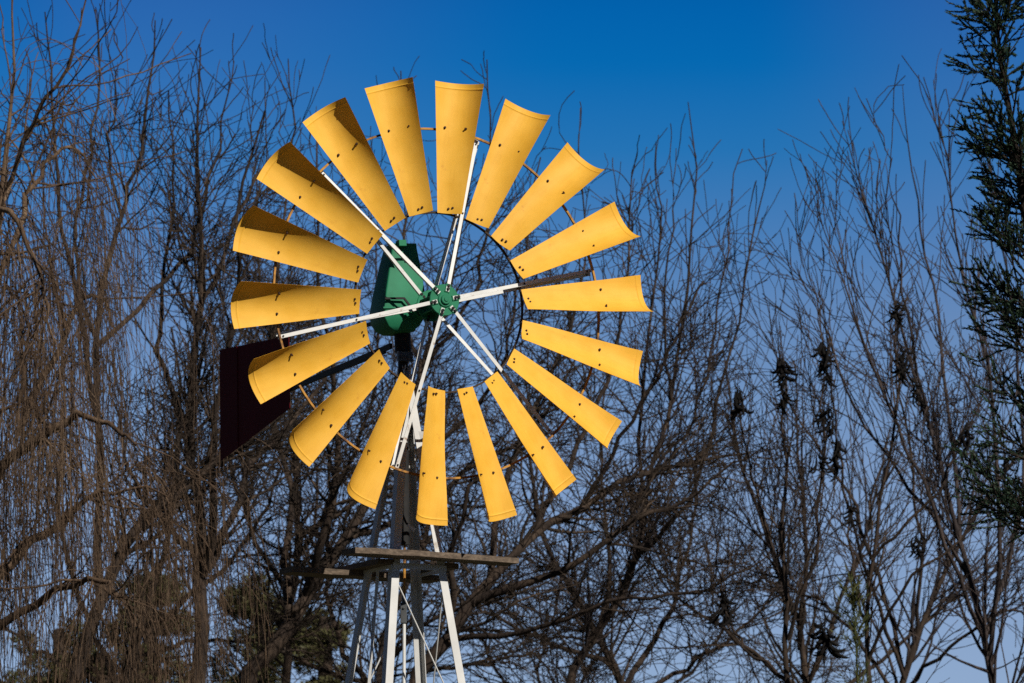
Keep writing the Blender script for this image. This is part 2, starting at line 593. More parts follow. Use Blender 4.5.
def blade_mesh(seed):
    rg = np.random.default_rng(seed)
    fs = list(np.linspace(0, 0.935, 19)) + [0.946, 0.9525, 0.957, 0.9615, 0.968, 0.984, 1.0]
    ridge = {0.9525: 0.1, 0.957: 0.55, 0.9615: 0.1}
    ss = np.linspace(-1, 1, 19)
    ph = rg.random(6) * 6.3
    am = rg.normal(0, 0.32, 3)
    mb = MB()
    v, f = [], []
    warp = rg.normal(0, 0.5, 2)
    for fi in fs:
        for s in ss:
            q, nrm = blade_pt(s, fi)
            dz = sum(am[k] * math.sin(ph[k] + (k + 1.3) * 2.1 * fi + ph[k + 3] * s * 0.5) for k in range(3))
            dz += warp[0] * fi * s + warp[1] * fi
            dz += ridge.get(fi, 0)
            q = q + nrm * dz
            v.append((q[0] * S, -q[1] * S, q[2] * S))
    n = len(ss)
    # back skin, 1.6 mm behind
    back = []
    for fi in range(len(fs)):
        for k in range(n):
            _, nrm = blade_pt(ss[k], fs[fi])
            p = v[fi * n + k]
            back.append((p[0], p[1] + nrm[1] * 0.0016, p[2] - nrm[2] * 0.0016))
    o = len(v)
    rows = len(fs)
    for i in range(rows - 1):
        for k in range(n - 1):
            a, b_, c, d = i * n + k, i * n + k + 1, (i + 1) * n + k + 1, (i + 1) * n + k
            f.append((a, b_, c, d))
            f.append((o + d, o + c, o + b_, o + a))
    for i in range(rows - 1):
        for k in (0, n - 1):
            a, d = i * n + k, (i + 1) * n + k
            f.append((a, d, o + d, o + a) if k == 0 else (d, a, o + a, o + d))
    for k in range(n - 1):
        a, b_ = k, k + 1
        f.append((b_, a, o + a, o + b_))
        a, b_ = (rows - 1) * n + k, (rows - 1) * n + k + 1
        f.append((a, b_, o + b_, o + a))
    mb.add(v + back, f, 0)
    ns = len(f)

    def bolt(r, s, rad, h):
        fi = (r - 90) / 135
        q, nrm = blade_pt(s, fi)
        nn = np.array([0, -nrm[1], nrm[2]])
        # true surface normal including the camber
        q2, _ = blade_pt(s + 0.02, fi)
        e = np.array([0, -(q2[1] - q[1]), q2[2] - q[2]])
        e /= np.linalg.norm(e)
        sn = np.cross(np.array([1.0, 0, 0]), e)
        if sn.dot(nn) < 0:
            sn = -sn
        p = np.array([q[0], -q[1], q[2]]) * S
        mb.cyl(p - sn * 0.014, p + sn * h, rad, n=6, mat=1)
        mb.cyl(p - sn * 0.0005, p + sn * 0.003, rad * 1.45, n=10, mat=1)
    bolt(178, -0.58, 0.005, 0.010)
    bolt(178, 0.46, 0.005, 0.012)
    bolt(95, -0.12, 0.0045, 0.008)
    bolt(96, 0.2, 0.0045, 0.008)
    return mb, ns


for k in range(18):
    mb, ns = blade_mesh(100 + k)
    bo = mb.build('blade', [M_YELLOW, M_RUST], wheel, keep=True)
    sm = np.zeros(len(mb.f), bool)
    sm[:ns] = True
    bo.data.polygons.foreach_set('use_smooth', sm)
    es = bo.modifiers.new('edges', 'EDGE_SPLIT')
    es.split_angle = R(50)
    bo.rotation_euler = (random.gauss(0, R(0.35)), 0, PHI0 - k * R(20))

ARM = [PHI0 - R(30 + 60 * k) for k in range(6)]
ZF, ZR = 5.0 * S, -29.0 * S
for a in ARM:
    er, et = np.array([math.cos(a), math.sin(a), 0]), np.array([-math.sin(a), math.cos(a), 0])
    zz = np.array([0, 0, 1.0])
    for z0, r0, w in ((ZF, 9.0, 0.020), (ZR, 9.5, 0.018)):
        mb = MB()
        p = er * r0 * S + zz * (z0 + (0.004 if z0 > 0 else -0.004))
        q = er * 178 * S + zz * (-15.5 * S if z0 > 0 else -19.0 * S) + et * (0.007 if z0 > 0 else -0.010)
        t = (q - p) / np.linalg.norm(q - p)
        ey = np.cross(t, et)
        ey = ey if ey[2] > 0 else -ey
        # rolled angle section : a face and a leg behind it
        prof = [(-w / 2, 0), (w / 2, 0), (w / 2, -0.016), (w / 2 - 0.0035, -0.016), (w / 2 - 0.0035, -0.0035), (-w / 2, -0.0035)]
        mb.extrude(prof, p, q, et, ey)
        for rr in ((11.5, 15.0) if z0 > 0 else (12, 15.5)):
            c = p + t * ((rr - r0) * S)
            mb.cyl(c - ey * 0.02, c + ey * 0.010, 0.0085, n=6, mat=1)
        c = p + t * (96 - r0) * S
        mb.cyl(c - ey * 0.012, c + ey * 0.006, 0.005, n=6, mat=1)
        c = p + t * (174 - r0) * S
        mb.cyl(c - ey * 0.012, c + ey * 0.006, 0.005, n=6, mat=1)
        mb.build('wheel_arm', [M_WHITE, M_BLACK], wheel)

hb = MB()
for z0, th in ((ZF - 0.010, 0.010), (ZR, 0.010)):
    hb.cyl((0, 0, z0 - th / 2), (0, 0, z0 + th / 2), 16 * S, n=40, bevel=0.0025)
    for a in ARM:
        er, et = np.array([math.cos(a), math.sin(a), 0]), np.array([-math.sin(a), math.cos(a), 0])
        hb.box(er * 12.5 * S + np.array([0, 0, z0 + (th * 0.5 + 0.0025 if z0 > -0.05 else -th * 0.5 - 0.0025)]), er * 4.4 * S, et * 0.0145, np.array([0, 0, 0.0028]))
hb.cyl((0, 0, ZR - 0.03), (0, 0, ZF + 0.004), 7.5 * S, n=28, bevel=0.003)
hb.cyl((0, 0, ZF + 0.004), (0, 0, ZF + 0.016), 5 * S, n=24, bevel=0.003)
hb.cyl((0, 0, ZF + 0.016), (0, 0, ZF + 0.021), 2.4 * S, n=20, bevel=0.002)
for a in ARM:   # webs between the two flanges
    er, et = np.array([math.cos(a + 0.5), math.sin(a + 0.5), 0]), np.array([-math.sin(a + 0.5), math.cos(a + 0.5), 0])
    hb.box(er * 10 * S + np.array([0, 0, (ZF + ZR) / 2 - 0.005]), er * 3.6 * S, et * 0.004, np.array([0, 0, (ZF - ZR) / 2 - 0.010]), mat=0)
hub = hb.build('hub', M_GREEN, wheel)
hub.data.polygons.foreach_set('use_smooth', [len(p.vertices) == 4 for p in hub.data.polygons])
e_ = hub.modifiers.new('edges', 'EDGE_SPLIT')
e_.split_angle = R(35)


# the head: gearbox hood, axle, tail  (axes: U sideways, N forward, V up)
def wl(x, y, z):
    """wheel-frame pixels -> windmill frame metres"""
    return HUB + (U * x + V * y + N * z) * S - BASE


ax = MB()
ax.cyl(wl(0, 0, -26), wl(0, 0, -98), 4.2 * S, n=20)
ax.cyl(wl(0, 0, -40), wl(0, 0, -54), 7.5 * S, n=20, bevel=0.004)
axle = ax.build('axle', M_BLACK, wm)

gb = MB()
GX = -17.0                                  # sideways offset of the hood


def hood_section(y, wl_, wr_, zf, zb):
    c = 2.2
    pts = []
    for x, z in ((wl_, zb), (wr_, zb), (wr_, zf), (wl_, zf)):
        pts.append((x, z))
    # rounded corners
    out = []
    for i in range(4):
        p0, p1, p2 = np.array(pts[i - 1]), np.array(pts[i]), np.array(pts[(i + 1) % 4])
        d0, d2 = (p0 - p1) / np.linalg.norm(p0 - p1), (p2 - p1) / np.linalg.norm(p2 - p1)
        for t in (1.0, 0.45, 0.12):
            out.append(p1 + d0 * c * t + d2 * c * (1 - t) * (0.3 if t < 0.9 else 0))
        out.append(p1 + d2 * c)
    return [wl(GX + x + 8.5 * (y + 10) / 76, y, z) for x, z in out]


secs = [(-20.5, -6, 8, -66, -88), (-19.5, -10, 12, -63, -92), (-15, -17, 17.5, -60, -95), (-7, -22, 22, -58, -97), (4, -23.5, 23.5, -57, -97), (22, -21, 21.5, -59, -96), (50, -16, 17, -63, -94), (66, -13, 14.5, -66, -92), (71, -12.5, 14, -66.5, -91.5)]
vv, ff = [], []
k = 16
for s_ in secs:
    vv += hood_section(*s_)
for i in range(len(secs) - 1):
    for j in range(k):
        l = (j + 1) % k
        ff.append((i * k + j, i * k + l, (i + 1) * k + l, (i + 1) * k + j))
ff.append(tuple(range(k - 1, -1, -1)))
ff.append(tuple(range((len(secs) - 1) * k, len(secs) * k)))
gb.add(vv, ff)
gear = gb.build('gearbox', M_GREEN, wm)
gear.data.polygons.foreach_set('use_smooth', [len(p.vertices) == 4 for p in gear.data.polygons])
e_ = gear.modifiers.new('edges', 'EDGE_SPLIT')
e_.split_angle = R(62)


def child_of(part, mb, name, mat, **kw):
    """a sub-part: its verts come in the windmill's frame, its parent is a plain translated part"""
    loc = np.array(part.location)
    mb.v = [q - loc for q in mb.v]
    return mb.build(name, mat, part, **kw)


hd = MB()
hd.box(wl(GX + 4, 70, -63), U * 4.2 * S, N * 4.5 * S, V * 3.2 * S)
child_of(gear, hd, 'cap_latch', M_GREEN, bevel=0.003)
hd = MB()       # flange line and bearing in front of the hood
hd.box(wl(GX, 3, -57.0), U * 23.8 * S, N * 1.3 * S, V * 0.8 * S)
hd.cyl(wl(0, 0, -66), wl(0, 0, -50), 10 * S, 8 * S, n=24)
child_of(gear, hd, 'bearing', M_GREEN)
hd = MB()       # brake lever across the hood
hd.bar(wl(GX - 22, 12, -54), wl(GX - 2, 12, -53), V, 2.0 * S, 1.5 * S)
hd.bar(wl(GX - 2, 12.5, -53), wl(GX + 8, -1, -52.6), V + U, 2.0 * S, 1.5 * S)
hd.bar(wl(GX + 7, 0, -53), wl(GX + 20, -3, -53), V, 2.0 * S, 1.5 * S)
hd.build('brake_lever', M_BLACK, wm)

# turntable and mast pipe beneath the head
Zv = np.array([0, 0, 1.0])
top = MAST - BASE


def seen(px, py, depth=0.0):
    """point seen at a pixel, 'depth' metres behind the mast, in the windmill frame"""
    return W(px, py, MAST[1] + depth) - BASE


mp = MB()
pm = seen(402, 322)
mp.cyl(pm, seen(403, 352), 0.045, n=20)
mp.cyl(seen(402, 326), seen(402, 331), 0.075, n=20, bevel=0.004)
mp.cyl(seen(403, 352), seen(404.5, 545), 0.028, n=16)
mp.build('mast_pipe', M_BLACK, wm)
mp = MB()
mp.box(seen(405, 356.5, -0.055), np.array([0.040, 0.018, 0]), np.array([-0.004, 0.009, 0]), Zv * 0.026)
for dx in (-3, 4):
    mp.cyl(seen(405 + dx, 356.5, -0.07), seen(405 + dx, 356.5, -0.085), 0.008, n=6)
mp.build('mast_collar', M_GREY, wm)

# tail beam and vane in the plane through the mast, straight behind the wheel
TP = MAST.copy()


def tailpt(px, py):
    return on_plane(px, py, TP, U) - BASE


tb = MB()
a_, b_ = tailpt(391, 346), tailpt(238, 411)
tb.bar(a_, b_, V, 0.030, 0.016)
tb.bar(tailpt(385, 352), tailpt(286, 391), V, 0.016, 0.014)
tb.build('tail_beam', M_BLACK, wm)
tb = MB()
tb.bar(tailpt(389, 318), tailpt(272, 356), V, 0.02, 0.014)
tb.build('tail_beam', M_BLACK, wm)
tv = MB()
cs = [tailpt(222.5, 350), tailpt(223.3, 461), tailpt(292.5, 408), tailpt(291.5, 335.5)]
th = U * 0.002
dn = U * 0.016
vq = [c - dn - th for c in cs] + [c - dn + th for c in cs]
tv.add(vq, [(0, 1, 2, 3), (7, 6, 5, 4), (0, 4, 5, 1), (1, 5, 6, 2), (2, 6, 7, 3), (3, 7, 4, 0)])
# swaged stiffening bead down the sheet
c1, c2 = cs[0] * 0.74 + cs[3] * 0.26, cs[1] * 0.74 + cs[2] * 0.26
tv.bar(c1 - dn - th * 2.2, c2 - dn - th * 2.2, np.cross(V, U), 0.010, 0.004)
tv.build('tail_vane', M_MAROON, wm)

# tower : four angle-iron legs; a = along the platform planks, b = back to the left
TA = np.array([math.cos(R(29)), math.sin(R(29)), 0])
TB = np.array([-math.sin(R(29)), math.cos(R(29)), 0])
PXM = MAST[1] / ray(405, 520)[1] / FPX      # metres per pixel at the tower
hz = lambda y: seen(405, y)[2]              # height of a picture row on the tower axis
Z_AP, Z_683 = hz(343), hz(683)
half683 = 63.0 / math.sqrt(2) * PXM
slope = half683 / (Z_AP - Z_683)
axis_x = seen(405, 556)[0]


def half_at(z):
    return slope * (Z_AP - z)


def corner(sa, sb, z):
    h = half_at(z)
    return np.array([axis_x, 0, z]) + TA * sa * h + TB * sb * h


LW, LT = 8.4 * PXM, 0.005
ztop = hz(366)
for sa, sb in ((-1, -1), (1, -1), (1, 1), (-1, 1)):
    mb = MB()
    p, q = corner(sa, sb, 0.0), corner(sa, sb, ztop)
    prof = [(0, 0), (LW, 0), (LW, LT), (LT, LT), (LT, LW), (0, LW)]
    mb.extrude(prof, p, q, -TA * sa, -TB * sb)
    mb.build('tower_leg', M_LEG, wm)


def girt(mb, y, w=0.035):
    z = hz(y)
    for (s1, s2, nrm) in (((-1, -1), (1, -1), -TB), ((1, -1), (1, 1), TA), ((1, 1), (-1, 1), TB), ((-1, 1), (-1, -1), -TA)):
        p, q = corner(*s1, z) + nrm * 0.005, corner(*s2, z) + nrm * 0.005
        mb.bar(p, q, Zv, w, 0.006)


gm = MB()
girt(gm, 570, 0.030)
gm.build('girt', M_LEG, wm)
for zz_ in (hz(760), 2.6, 0.9):
    gm = MB()
    for (s1, s2, nrm) in (((-1, -1), (1, -1), -TB), ((1, -1), (1, 1), TA), ((1, 1), (-1, 1), TB), ((-1, 1), (-1, -1), -TA)):
        p, q = corner(*s1, zz_) + nrm * 0.005, corner(*s2, zz_) + nrm * 0.005
        gm.bar(p, q, Zv, 0.04, 0.006)
    gm.build('girt', M_LEG, wm)
# sway rods, crossing on each face between the girts
lev = [hz(574), hz(760), 2.6, 0.9]
for i in range(3):
    z1, z2 = lev[i], lev[i + 1]
    for s1, s2, nrm in (((-1, -1), (1, -1), -TB), ((1, -1), (1, 1), TA), ((1, 1), (-1, 1), TB), ((-1, 1), (-1, -1), -TA)):
        for k, (c1_, c2_) in enumerate(((s1, s2),)):
            mb = MB()
            mb.cyl(corner(*c1_, z1) - nrm * (0.010 + 0.009 * k), corner(*c2_, z2) - nrm * (0.010 + 0.009 * k), 0.0042, n=6)
            mb.build('sway_rod', M_LEG, wm)
# climbing pole inside the tower, pump rod and its block
mb = MB()
mb.bar(seen(379, 556, -0.05), seen(344, 1010, -0.05), CX, 0.016, 0.012)
mb.build('ladder_rail', M_LEG, wm)
mb = MB()
mb.cyl(seen(405, 470), seen(404.2, 604), 0.0075, n=8)
mb.cyl(seen(404.2, 624), np.array([axis_x, 0, 0.4]), 0.009, n=8, mat=1)
pr = mb.build('pump_rod', [M_YELRUST, M_WHITE], wm)
mb = MB()
mb.box(seen(403.6, 613), CX * 0.017, np.array([0, 0.012, 0]), Zv * 0.056)
mb.cyl(seen(403.6, 608, -0.013), seen(403.6, 608, -0.02), 0.007, n=6)
mb.cyl(seen(403.8, 594), seen(403.8, 606), 0.012, n=8)
child_of(pr, mb, 'swivel_block', M_GREY, bevel=0.003)
# furl lever and wire near the tower top
mb = MB()
pts = [seen(x, y, -0.1) for x, y in ((400.5, 470), (400.2, 498), (401.5, 512), (406, 523), (415, 530))]
for p, q in zip(pts, pts[1:]):
    mb.cyl(p, q, 0.006, n=8)
fw = mb.build('furl_wire', M_BLACK, wm)
mb = MB()
mb.bar(seen(407.5, 525, -0.12), seen(414.8, 530, -0.12), Zv, 0.018, 0.012)
child_of(fw, mb, 'furl_handle', M_WHITE)
mb = MB()
mb.box(seen(420.5, 436, -0.02), CX * 0.022, np.array([0, 0.014, 0]), Zv * 0.024)
mb.build('leg_clip', M_LEG, wm)

# platform : four planks round the tower
PZ = hz(561)
plat_c = np.array([axis_x, 0, PZ])


def plank(a1, a2, b1, b2, dz, along, sag=0.0, th=5.6, seed=0):
    rg = random.Random(seed)
    mb = MB()
    k = 9
    v, f = [], []
    for i in range(k):
        t = i / (k - 1)
        for w_, hh in ((0, -1), (1, -1), (1, 1), (0, 1)):
            if along == 'a':
                a_, b__ = a1 + (a2 - a1) * t, b1 + (b2 - b1) * w_
            else:
                a_, b__ = a1 + (a2 - a1) * w_, b1 + (b2 - b1) * t
            z = dz + hh * th / 2 + rg.uniform(-0.35, 0.35) + sag * math.sin(3 * t)
            v.append(plat_c + (TA * a_ + TB * b__ + Zv * z) * PXM)
    for i in range(k - 1):
        for j in range(4):
            l = (j + 1) % 4
            f.append((i * 4 + j, (i + 1) * 4 + j, (i + 1) * 4 + l, i * 4 + l))
    f += [(0, 1, 2, 3), ((k - 1) * 4 + 3, (k - 1) * 4 + 2, (k - 1) * 4 + 1, (k - 1) * 4)]
    mb.add(v, f)
    o = mb.build('plank', M_WOOD, wm)
    return o


plank(-86, 98, -58, -29, 0, 'a', 0.8, seed=1)
plank(-111, 58, 30, 58, -11.2, 'a', seed=3)
plank(-46, -28, -30, 112, -5.6, 'b', seed=4, th=5.2)
plank(29, 46, -28, 60, -5.6, 'b', seed=5, th=5.2)

# ------------------------------------------------------------------ bare trees
DENS = 1.0


def tree(name, seed, label, skel, levels, mats, group=None, pods=(), fade=None, thick=0.7):
    """skel: polylines of (px, py, Y, radius_px); the first is the trunk and is carried down to the ground.
    levels: argument dicts for grow(); twigs of all levels become one crown mesh"""
    rng = np.random.default_rng(seed)
    lines = []
    for s_ in skel:
        pts = []
        for px, py, Y, r in s_:
            w = W(px, py, Y)
            pts.append((w[0], w[1], w[2], r * thick * Y / FPX))
        lines.append(pts)
    p0 = lines[0][0]
    base = np.array([p0[0] + rng.normal(0, 0.15), p0[1] + rng.normal(0, 0.15), 0.0])
    lines[0] = [(base[0], base[1], -0.05, p0[3] * 1.9), (base[0] * 0.6 + p0[0] * 0.4, base[1] * 0.6 + p0[1] * 0.4, p0[2] * 0.45, p0[3] * 1.3)] + lines[0]
    root = empty(name, base, label, 'tree', group)
    K = 16
    prim = []
    for i, pts in enumerate(lines):
        q = resample(pts, K, rng, 0.018)
        P, rad = q[:, :3], q[:, 3]
        prim.append((P[None], rad[None]))
        np_mesh('trunk' if i == 0 else 'limb', [tube_arrays(P[None], rad[None], 9)], mats[0], root, True, base)
    parts = []
    prev = prim
    allprev = list(prim)
    for li, lv in enumerate(levels):
        lv = dict(lv)
        n = int(lv.pop('n') * DENS)
        sides = lv.pop('sides', 3)
        src = lv.pop('src', 'prev')
        if src == 'prim':
            par = prim
        elif src == 'limbs':
            par = prim[1:]
        else:
            par = prev
        ch = grow(rng, par, n, **lv)
        ok = (ch[0][:, 0, 2] > 3.0)
        if fade and li >= 1:          # the crown thins out towards its top
            z1, z0 = W(512, fade[0], skel[0][0][2])[2], W(512, fade[1], skel[0][0][2])[2]
            pr_ = np.clip((z0 - ch[0][:, 0, 2]) / (z0 - z1), 0.07, 1)
            ok &= rng.random(len(ok)) < pr_
        if fade:
            zt = ch[0][:, -1, 2] < W(512, fade[1] - 70, skel[0][0][2])[2]
            ok &= zt | (rng.random(len(ok)) < 0.12)
        ch = (ch[0][ok], ch[1][ok])
        parts.append(tube_arrays(ch[0], ch[1], sides))
        prev = [ch]
    if parts:
        np_mesh('crown', parts, mats[1], root, True, base)
    for (px, py, Y, n, sz) in pods:
        pod_cluster(rng, W(px, py, Y), n, sz * Y / FPX, root, base)
    return root


def pod_cluster(rng, c, n, size, root, base):
    size = size * 1.1
    c = c + np.array([0, -0.25, 0])
    """a bunch of curled black seed pods hanging round a stem"""
    K = 8
    P, Rd = [], []
    for i in range(int(n * 1.7)):
        az = rng.random() * 6.283
        o = np.array([rng.normal(0, 0.13), rng.normal(0, 0.13), rng.uniform(-0.55, 0.85)]) * size
        L = size * rng.uniform(0.55, 1.15)
        curl = rng.uniform(1.8, 3.6) * rng.choice([-1, 1])
        d0 = rng.uniform(-0.6, 0.9)
        p = c + o
        row = [p]
        ang = -1.5 + d0
        for k in range(K - 1):
            ang += curl / K
            d = np.array([math.cos(ang) * math.cos(az), math.cos(ang) * math.sin(az), math.sin(ang) - 0.4])
            p = p + d * L / (K - 1)
            row.append(p)
        P.append(row)
        r = size * rng.uniform(0.06, 0.09)
        Rd.append(r * np.array([0.35, 0.8, 1, 1.05, 1, 0.9, 0.65, 0.15]))
    P, Rd = np.array(P), np.array(Rd)
    stem = np.array([[c + np.array([0, 0, size * (0.85 - 1.7 * k / 7)]) for k in range(8)]])
    P = np.concatenate([P, stem])
    Rd = np.concatenate([Rd, np.full((1, 8), size * 0.03)])
    np_mesh('seed_pod_cluster', [tube_arrays(P, Rd, 6)], M_POD, root, True, base)


UP = (0, 0, 0.55)


def crown_levels(n1, n2, n3, n4=0, l1=(0.9, 2.2), l2=(0.4, 1.1), l3=(0.2, 0.65), up=0.5, wig=0.16, r1=0.016, rt=0.0032, a=(40, 44, 46), src='prim', t0=0.25):
    lv = [dict(n=n1, t0=t0, lo=l1[0], hi=l1[1], ang=a[0], asd=16, trop=(0, 0, up), wig=wig, taper_len=0.7, K=9, rr=0.5, rmax=r1, rtip=0.004, sides=4, src=src),
          dict(n=int(n2 * 0.85), t0=0.12, lo=l2[0], hi=l2[1], ang=a[1], asd=16, trop=(0, 0, up * 0.8), wig=wig * 0.85, K=7, rr=0.6, rmax=0.0105, rtip=0.0038),
          dict(n=int(n3 * 0.62), t0=0.12, lo=l3[0], hi=l3[1], ang=a[2], asd=18, trop=(0, 0, up * 0.8), wig=wig * 0.9, K=6, rr=0.75, rmax=0.0065, rtip=rt, taper_len=0.5)]
    if n4:
        lv.append(dict(n=n4, t0=0.1, lo=l3[0] * 0.5, hi=l3[1] * 0.55, ang=50, asd=18, trop=(0, 0, up), wig=wig * 1.2, K=4, rr=0.8, rmax=0.0035, rtip=rt))
    return lv


BT = (M_BARK, M_TWIG)
# --- the weeping willow filling the left edge
tree('weeping_willow', 11, 'weeping willow with curtains of thin hanging brown withes at left edge',
     [[(-40, 720, 42, 16), (-34, 560, 42, 13), (-30, 420, 42.3, 10), (-12, 300, 42, 7), (4, 180, 41.8, 4), (14, 60, 42, 2), (12, -40, 42, 1)],
      [(-32, 540, 42, 9), (0, 470, 41.7, 8), (40, 440, 41.4, 7), (75, 412, 41.2, 5), (110, 424, 41, 3.5), (135, 446, 40.8, 2)],
      [(-34, 620, 42, 8), (10, 560, 42.2, 7), (60, 520, 42.4, 6), (100, 493, 42.2, 3), (145, 489, 42, 1.8), (186, 503, 42, 0.8)],
      [(-30, 190, 41.5, 5), (12, 222, 41, 4), (36, 262, 40.8, 3.2), (48, 310, 40.6, 2.5), (56, 350, 40.6, 1.2)],
      [(-20, 340, 42, 5), (-4, 230, 42.6, 4), (20, 150, 43, 3), (40, 120, 43, 2), (56, 150, 43, 1)],
      [(20, 430, 42, 6), (62, 340, 43, 4.5), (84, 300, 43.4, 3.5), (102, 300, 43.6, 2.5), (116, 335, 43.6, 1.5)],
      [(-36, 660, 42, 8), (20, 610, 41.7, 6), (60, 590, 41.4, 5), (90, 578, 41, 4), (118, 592, 40.8, 3), (136, 630, 40.8, 1.4)],
      [(-14, 310, 42, 5), (20, 220, 42.6, 4), (50, 160, 42.9, 3), (78, 150, 43, 2), (100, 190, 43, 1)],
      [(4, 190, 42, 3.5), (40, 110, 41.6, 3), (74, 50, 41.4, 2), (86, -20, 41.4, 1)]],
     [dict(n=110, t0=0.2, lo=0.6, hi=1.7, ang=45, asd=18, trop=(0, 0, 0.15), wig=0.13, K=9, rr=0.5, rmax=0.014, rtip=0.004, sides=4, src='prim'),
      dict(n=1700, t0=0.1, lo=0.7, hi=2.4, ang=50, asd=20, trop=(0, 0, -4.5), wig=0.05, K=11, rr=0.6, rmax=0.005, rtip=0.0024, taper_len=0.2),
      dict(n=2600, t0=0.1, lo=0.4, hi=1.4, ang=30, asd=14, trop=(0, 0, -3.5), wig=0.06, K=6, rr=0.7, rmax=0.0035, rtip=0.002)],
     (M_WILLOW, M_WILLOW), fade=(260, 60))
# --- big limb and upright branches between willow and twin-stemmed tree
tree('bare_tree', 12, 'bare tree with one heavy dark limb leaning right beside the willow',
     [[(70, 720, 46, 9), (100, 600, 46, 8), (135, 530, 46, 7), (188, 487, 46.2, 6), (238, 440, 46.4, 4), (268, 380, 46.6, 3), (285, 300, 46.6, 1.6)],
      [(100, 600, 46, 6), (96, 480, 46.4, 5), (98, 340, 46.6, 4), (121, 214, 47, 3), (134, 172, 47, 2.4), (149, 105, 47, 1.8), (158, 20, 47, 0.8)],
      [(97, 420, 46.4, 4), (80, 320, 46, 3.4), (62, 220, 45.8, 2.6), (55, 120, 45.7, 1.8), (44, 10, 45.6, 0.8)],
      [(98, 345, 46.6, 3.4), (155, 294, 47, 3), (190, 250, 47.4, 2.5), (204, 200, 47.5, 2), (222, 120, 47.6, 1.2), (232, 60, 47.6, 0.7)],
      [(98, 360, 46.5, 3), (75, 240, 47, 2.4), (92, 130, 47.2, 1.8), (100, 10, 47.4, 0.8)],
      [(121, 214, 47, 2.2), (108, 150, 46.6, 1.6), (118, 70, 46.4, 1), (106, 5, 46.4, 0.6)]],
     crown_levels(110, 620, 1900, wig=0.10, up=0.55, a=(34, 38, 42), l1=(0.6, 1.7), l2=(0.3, 0.9)), BT, fade=(230, 0), thick=0.8)
# --- the twin-stemmed tree at x = 200
tree('bare_tree', 13, 'bare twin-stemmed tree whose trunk forks low behind the tail vane',
     [[(196, 720, 47, 8.5), (203, 600, 47, 7.5), (199, 540, 47, 6), (192, 470, 47, 4.8), (191, 410, 47.1, 4.4), (196, 330, 47.2, 3.6), (204, 240, 47.3, 2.6), (196, 150, 47.4, 1.7), (202, 50, 47.4, 0.8)],
      [(203, 575, 47, 5.5), (214, 510, 46.6, 4.6), (212, 440, 46.5, 3.8), (226, 370, 46.4, 3.2), (236, 300, 46.3, 2.6), (240, 200, 46.3, 1.8), (262, 110, 46.2, 0.9)],
      [(207, 570, 47, 5), (232, 520, 47.5, 4), (250, 468, 47.8, 3.4), (290, 420, 48, 2.8), (330, 360, 48, 2), (345, 280, 48, 1)],
      [(193, 440, 47, 3.6), (165, 370, 47.4, 2.8), (160, 300, 47.7, 2.2), (172, 200, 48, 1.5), (168, 90, 48, 0.8)],
      [(196, 330, 47.2, 2.8), (230, 240, 47.5, 2.2), (255, 180, 47.8, 1.6), (290, 140, 48, 1.1), (288, 60, 48, 0.6)],
      [(203, 560, 47, 4), (165, 520, 46.5, 3), (130, 470, 46, 2.2), (116, 400, 46, 1.2)]],
     crown_levels(120, 700, 2100, wig=0.10, up=0.5, a=(34, 38, 42), l1=(0.6, 1.8), l2=(0.3, 0.9)), BT, fade=(230, 20), thick=0.95)
# --- leaning trees behind the tower
tree('bare_tree', 14, 'bare thick-limbed tree leaning right behind the left side of the tower',
     [[(240, 720, 49, 11), (272, 650, 49, 9.5), (305, 595, 49, 8), (345, 540, 49.2, 6.5), (385, 470, 49.4, 5), (420, 380, 49.6, 3.8), (450, 280, 49.8, 2.4), (470, 170, 50, 1)],
      [(305, 595, 49, 6), (320, 540, 48.6, 5), (338, 470, 48.4, 4), (335, 380, 48.3, 3), (320, 270, 48.2, 2), (318, 120, 48.2, 0.9)],
      [(290, 615, 49, 6), (284, 560, 49.3, 4.6), (290, 490, 49.5, 3.6), (270, 400, 49.8, 2.8), (276, 290, 50, 2), (292, 150, 50, 0.9)],
      [(385, 470, 49.4, 4), (450, 430, 49.2, 3), (500, 370, 49, 2.2), (520, 280, 49, 1.5), (540, 160, 49, 0.8)],
      [(345, 540, 49.2, 4.6), (400, 520, 49.6, 3.6), (470, 470, 50, 2.8), (530, 430, 50, 2), (580, 350, 50, 1)],
      [(420, 380, 49.6, 3), (400, 290, 49.8, 2.2), (410, 190, 50, 1.4), (400, 70, 50, 0.7)],
      [(420, 380, 49.6, 3), (470, 300, 49.6, 2.2), (490, 200, 49.6, 1.4), (486, 60, 49.6, 0.7)]],
     crown_levels(170, 1150, 3600, up=0.3, wig=0.19, l1=(0.6, 1.9), l2=(0.35, 1.0)), BT, fade=(300, 110), thick=0.85)
tree('bare_tree', 15, 'bare tree with brown straight trunk just left of the tower foot',
     [[(283, 720, 52, 7), (286, 640, 52, 6.2), (296, 560, 52, 5), (300, 470, 52.2, 4), (285, 380, 52.4, 3), (262, 280, 52.5, 2), (255, 170, 52.6, 1)],
      [(290, 600, 52, 4.5), (250, 530, 52.4, 3.4), (232, 450, 52.6, 2.6), (228, 350, 52.7, 1.8), (215, 240, 52.7, 1)],
      [(296, 560, 52, 4), (340, 480, 51.6, 3), (372, 400, 51.4, 2.4), (378, 300, 51.3, 1.6), (372, 190, 51.3, 0.9)],
      [(296, 540, 52, 4), (355, 500, 52.6, 3), (420, 470, 52.8, 2.2), (470, 400, 53, 1.2)]],
     crown_levels(100, 650, 2000, up=0.35, wig=0.18, l1=(0.6, 1.8)), BT, fade=(280, 110))
